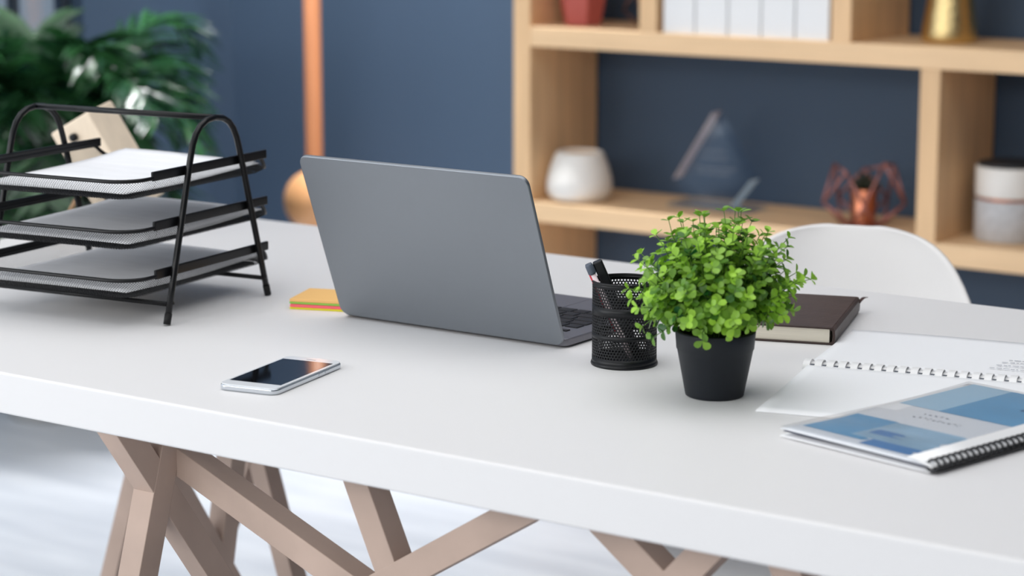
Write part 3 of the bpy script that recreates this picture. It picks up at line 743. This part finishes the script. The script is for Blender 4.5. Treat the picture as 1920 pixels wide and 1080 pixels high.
# ------------------------------------------------------------------ bookshelf
SY, SD = 4.20, 0.28
def bookshelf():
    t = thing('bookshelf', 'open pine bookshelf against the navy wall', 'bookshelf', (-1.95, SY + SD / 2, 0))
    def S(a, b): return [a[0] + 1.95, a[1] - SY - SD/2, a[2]], [b[0] + 1.95, b[1] - SY - SD/2, b[2]]
    def part(name, m, x0, x1, z0, z1, dy=0.0):
        MB().span(*S((x0, SY + dy, z0), (x1, SY + SD, z1))).build(name, m, t, bevel=0.0015)
    XL, XR = -2.926, -0.97
    part('side_panel', 'pine_v', XL, XL + 0.045, 0, 1.30); part('side_panel', 'pine_v', XR - 0.045, XR, 0, 1.30)
    xi0, xi1 = XL + 0.045, XR - 0.045
    for z in (0.06, 0.4645, 0.8605, 1.255): part('shelf_board', 'pine', xi0, xi1, z, z + 0.0445, 0.0005)
    for x, z0, z1 in ((-1.930, 0.509, 0.8605), (-2.595, 0.905, 1.255), (-2.131, 0.905, 1.255), (-1.50, 0.905, 1.255), (-2.35, 0.1045, 0.4645), (-1.45, 0.1045, 0.4645)):
        part('upright', 'pine_v', x, x + 0.0435, z0, z1, 0.001)
bookshelf()
ZL, ZU = 0.5092, 0.9052
# binders
def binders():
    labels = ['leftmost of the five white ring binders on the upper shelf', 'second white ring binder from the left on the upper shelf', 'middle one of the five white ring binders on the upper shelf',
              'fourth white ring binder from the left on the upper shelf', 'rightmost of the five white ring binders on the upper shelf']
    for k in range(5):
        t = thing('ring_binder', labels[k], 'binder', (-2.5005 + k * 0.0800, SY + 0.135, ZU), 0, 'white binders on the upper shelf')
        w, h, d = 0.0765, 0.315, 0.250
        MB().span((-w/2, -d/2, 0), (w/2, -d/2 + 0.003, h)).build('spine', 'comb', t, bevel=0.0012)
        for s in (-1, 1): MB().span((s * w/2, -d/2 + 0.001, 0), (s * (w/2 - 0.003), d/2, h)).build('cover', 'comb', t, bevel=0.0008)
        MB().span((-w/2 + 0.004, -d/2 + 0.012, 0.004), (w/2 - 0.004, d/2 - 0.012, h - 0.012)).build('pages', 'paper', t)
        MB().tube([(0, -d/2 - 0.0012, 0.235), (0, -d/2 + 0.001, 0.235)], 0.012, 20).build('finger_ring', 'chrome', t, smooth=True)
binders()
def vase():
    t = thing('white_vase', 'squat white tapered ceramic vase on the lower shelf', 'vase', (-2.797, 4.278, ZL))
    MB().lathe([(0, 0), (0.050, 0), (0.062, 0.004), (0.072, 0.016), (0.0755, 0.032), (0.074, 0.050), (0.066, 0.080), (0.056, 0.105), (0.0525, 0.112), (0.049, 0.113), (0.047, 0.108), (0.060, 0.06), (0, 0.02)], 48).build('body', 'ceramic', t, smooth=True)
    MB().lathe([(0, 0.104), (0.046, 0.104), (0.046, 0.107), (0, 0.107)], 36).build('wooden_lid', 'pine', t)
vase()
def award():
    t = thing('glass_award', 'clear kite-shaped glass award on the lower shelf', 'award', (-2.478, 4.352, ZL))
    MB().span((-0.105, -0.045, 0), (0.100, 0.045, 0.010)).build('base_plate', 'acrylic', t, bevel=0.002)
    P = [(-0.005, 0.214), (-0.103, 0.060), (-0.048, 0.010), (0.042, 0.010), (0.092, 0.072)]
    m = MB(); n = 5; y0, y1 = -0.019, 0.019
    m.add([(x, y0, z) for x, z in P] + [(x, y1, z) for x, z in P], [(0,1,2,3,4), (9,8,7,6,5)] + [(i, n + i, n + (i+1) % n, (i+1) % n) for i in range(n)])
    m.build('kite_body', 'acrylic', t)
    def edge(a, b, m_):
        (xa, za), (xb, zb) = a, b; nx, nz = -(zb - za), (xb - xa); l = math.hypot(nx, nz); nx, nz = nx / l, nz / l
        if nx * (xa + xb) / 2 + nz * ((za + zb) / 2 - 0.09) < 0: nx, nz = -nx, -nz
        o = 0.0012; q = 0.0005
        vs = []
        for k in (q, o + q):
            vs += [(xa + nx*k, y0, za + nz*k), (xb + nx*k, y0, zb + nz*k), (xb + nx*k, y1, zb + nz*k), (xa + nx*k, y1, za + nz*k)]
        MB().add(vs, [(0,1,2,3), (7,6,5,4), (0,4,5,1), (1,5,6,2), (2,6,7,3), (3,7,4,0)]).build('glint_strip', m_, t)
    edge(P[0], P[1], 'glint'); edge(P[3], P[4], 'glint_blue')  # added pale strips paint the bright glints along two glass edges
    rnd = random.Random(3); e = MB()
    for k, (z, hw) in enumerate(((0.128, 0.026), (0.112, 0.034), (0.090, 0.046), (0.078, 0.040))):
        x = -hw
        while x < hw:
            l = rnd.uniform(0.004, 0.010); e.add([(x, y0 - 0.0006, z), (x + l, y0 - 0.0006, z), (x + l, y0 - 0.0006, z + 0.005), (x, y0 - 0.0006, z + 0.005)], [(0,1,2,3)]); x += l + 0.003
    e.build('etched_lines', 'etch', t)
award()
def wire_planter(name, label, loc, rz, wire, cup, scale=1.0, withcup=True):
    t = thing(name, label, 'ornament', loc, rz)
    # open faceted cage: a lower ring, a wide waist and two raised shoulders
    k = scale; V = []
    low = [Vector((0.046 * math.cos(2*PI*i/5 + 0.3), 0.040 * math.sin(2*PI*i/5 + 0.3), 0.003)) * k for i in range(5)]
    mid = [Vector((0.090 * math.cos(2*PI*i/5 + 0.3 + PI/5), 0.074 * math.sin(2*PI*i/5 + 0.3 + PI/5), 0.052)) * k for i in range(5)]
    top = [Vector((0.066 * math.cos(2*PI*i/5 + 0.3), 0.056 * math.sin(2*PI*i/5 + 0.3), (0.128, 0.112, 0.128, 0.118, 0.138)[i])) * k for i in range(5)]
    r = 0.0030 * k; c = MB()
    def e(a, b): c.tube([a, b], r, 8)
    for i in range(5):
        e(low[i], low[(i+1) % 5]); e(low[i], mid[i]); e(low[i], mid[i-1]); e(mid[i], top[i]); e(mid[i-1], top[i])
        if i in (0, 2, 4): e(top[i], top[(i+1) % 5])
    c.build('wire_cage', wire, t, smooth=True)
    if withcup:
        MB().lathe([(0, 0.0), (0.024, 0.0), (0.026, 0.006), (0.0255, 0.012), (0.0300, 0.078), (0.0285, 0.079), (0.027, 0.070), (0, 0.066)], 40).build('cup', cup, t, smooth=True)
        rnd = random.Random(4); s = MB()
        for i in range(26):
            a = rnd.uniform(0, 2*PI); th = rnd.uniform(0.1, 1.25); d = Vector((math.sin(th)*math.cos(a), math.sin(th)*math.sin(a), math.cos(th)))
            s.tube([(0, 0, 0.066), Vector((0, 0, 0.07)) + d * 0.022, Vector((0, 0, 0.07)) + d * rnd.uniform(0.034, 0.05)], [0.004, 0.006, 0.001], 6)
        s.build('succulent', 'succulent', t, smooth=True)
wire_planter('wire_planter', 'copper wire cage planter with copper cup on the lower shelf', (-2.108, 4.325, ZL), 0.5, 'rose_wire', 'copper')
wire_planter('wire_ornament', 'bronze wire cage beside the red pot on the upper shelf', (-2.672, 4.370, ZU), 0.2, 'dark_wire', 'copper', 0.66, False)
def red_pot():
    t = thing('red_pot', 'faceted dusty red pot at the left end of the upper shelf', 'pot', (-2.806, 4.300, ZU), math.radians(15))
    m = MB(); a = [(0.044 * math.cos(2*PI*i/6), 0.044 * math.sin(2*PI*i/6)) for i in range(6)]
    b = [(0.070 * math.cos(2*PI*i/6), 0.070 * math.sin(2*PI*i/6)) for i in range(6)]
    vs = [(x, y, 0) for x, y in a] + [(x, y, 0.15) for x, y in b] + [(x * 0.93, y * 0.93, 0.15) for x, y in b] + [(x * 0.9, y * 0.9, 0.02) for x, y in a]
    fs = [tuple(range(6))[::-1], tuple(range(18, 24))]
    for l in range(3): fs += [(l*6+i, l*6+(i+1) % 6, l*6+6+(i+1) % 6, l*6+6+i) for i in range(6)]
    m.add(vs, fs).build('body', 'red', t, bevel=0.002)
red_pot()
def gold_vase():
    o = MB().lathe([(0, 0), (0.052, 0), (0.056, 0.004), (0.0575, 0.012), (0.056, 0.03), (0.045, 0.10), (0.040, 0.13), (0.036, 0.16), (0.040, 0.20), (0.042, 0.205), (0.038, 0.20), (0.034, 0.16), (0, 0.03)], 56).build('gold_vase', 'gold', smooth=True)
    o.location = (-1.930, 4.335, ZU); tag(o, 'hammered gold vase on the upper shelf', 'vase')
gold_vase()
def canister():
    t = thing('canister', 'white and grey lidded canister with a copper ring on the lower shelf', 'canister', (-1.785, 4.335, ZL))
    R = 0.070
    MB().lathe([(0, 0), (R - 0.004, 0), (R, 0.004), (R, 0.082), (R - 0.002, 0.084), (0, 0.084)], 56).build('lower_body', 'concrete', t, smooth=True)
    MB().lathe([(0, 0.084), (R - 0.003, 0.084), (R - 0.003, 0.091), (0, 0.091)], 56).build('copper_ring', 'copper', t, smooth=True)
    MB().lathe([(0, 0.091), (R, 0.091), (R + 0.0005, 0.094), (R + 0.0005, 0.150), (R - 0.002, 0.152), (0, 0.152)], 56).build('upper_body', 'ceramic', t, smooth=True)
    MB().lathe([(0, 0.152), (R - 0.004, 0.152), (R - 0.004, 0.158), (R - 0.008, 0.160), (0, 0.160)], 56).build('lid', 'dark_lid', t, smooth=True)
canister()

# ------------------------------------------------------------------ pole stand with a wooden ball
def pole_stand():
    t = thing('pole_stand', 'orange-brown wooden pole with a round wooden ball against the navy wall', 'stand', (-3.598, 4.30, 0))
    MB().lathe([(0, 0), (0.13, 0), (0.135, 0.006), (0.13, 0.02), (0.03, 0.028), (0, 0.028)], 48).build('base', 'orange_wood', t, smooth=True)
    MB().lathe([(0.0205, 0.02), (0.0205, 1.75), (0.0, 1.755)], 28).build('pole', 'orange_wood', t, smooth=True)
    MB().lathe([(0.0, 0.437 - 0.078)] + [(0.078 * math.sin(PI * k / 20), 0.437 - 0.078 * math.cos(PI * k / 20)) for k in range(1, 20)] + [(0.0, 0.437 + 0.078)], 40).build('ball', 'ball_wood', t, smooth=True)
    for a in range(4): MB().tube([(0, 0, 1.62), (0.09 * math.cos(a*PI/2), 0.09 * math.sin(a*PI/2), 1.68), (0.11 * math.cos(a*PI/2), 0.11 * math.sin(a*PI/2), 1.73)], 0.009, 10).build('peg', 'orange_wood', t, smooth=True)
pole_stand()

# ------------------------------------------------------------------ palm
def palm():
    bx, by = -3.82, 3.60
    t = thing('potted_palm', 'leafy green palm beside the window behind the letter tray', 'palm', (bx, by, 0))
    MB().lathe([(0, 0), (0.095, 0), (0.10, 0.005), (0.125, 0.30), (0.12, 0.302), (0.115, 0.26), (0, 0.26)], 48).build('planter', 'palm_pot', t, smooth=True)
    MB().lathe([(0, 0.27), (0.116, 0.262)], 32).build('soil', 'soil', t)
    rnd = random.Random(21)
    nf = 44
    for i in range(nf):
        az = 2 * PI * i * 0.618 + rnd.uniform(-0.25, 0.25)
        if math.cos(az) < -0.2: reach = rnd.uniform(0.08, 0.17)      # fronds bend up along the window wall
        else: reach = rnd.uniform(0.18, 0.40) if math.cos(az) > 0.2 else rnd.uniform(0.2, 0.5)
        rise = rnd.uniform(0.32, 0.76); droop = rnd.uniform(0.10, 0.34)
        m = MB(); o = Vector((0.03 * math.cos(az), 0.03 * math.sin(az), 0.26)); pts = []
        for k in range(15):
            f = k / 14; r = reach * f ** 1.25
            pts.append(o + Vector((r * math.cos(az), r * math.sin(az), rise * math.sin(f * 1.75) / math.sin(1.571) - droop * f ** 3)))
        m.tube(pts, [0.0055 - 0.0045 * k / 14 for k in range(15)], 6); m.tone += [0.9] * len(m.v)
        for k in range(4, 15):
            for half in (0.0, 0.34, 0.67):
                if k == 14 and half: continue
                p = pts[k].lerp(pts[min(14, k + 1)], half); tdir = (pts[min(k + 1, 14)] - pts[k - 1]).normalized()
                sd = tdir.cross(Vector((0, 0, 1)));
                if sd.length < 0.05: sd = Vector((-math.sin(az), math.cos(az), 0))
                sd.normalize(); f = k / 14
                for s in (-1, 1):
                    L = 0.185 * math.sin(PI * (0.18 + 0.72 * f)) * rnd.uniform(0.8, 1.1); wd = 0.0095 * rnd.uniform(0.8, 1.2)
                    d = (sd * s * 0.85 + tdir * 0.75 + Vector((0, 0, rnd.uniform(-0.05, 0.3)))).normalized(); tn = rnd.random()
                    nrm = d.cross(tdir).normalized(); wv = d.cross(nrm).normalized(); vs = []
                    for q, wq in ((0, 0.25), (0.3, 1.0), (0.65, 0.8), (1.0, 0.06)):
                        c = p + d * L * q + Vector((0, 0, -0.32 * L * q * q))
                        vs += [c - wv * wd * wq + Vector((0, 0, 0.002)), c, c + wv * wd * wq + Vector((0, 0, 0.002))]
                    fs = []
                    for q in range(3): fs += [(q*3, q*3+1, q*3+4, q*3+3), (q*3+1, q*3+2, q*3+5, q*3+4)]
                    m.add(vs, fs); m.tone += [tn] * len(vs)
        m.build('frond', 'palm_leaf', t, smooth=True)
palm()
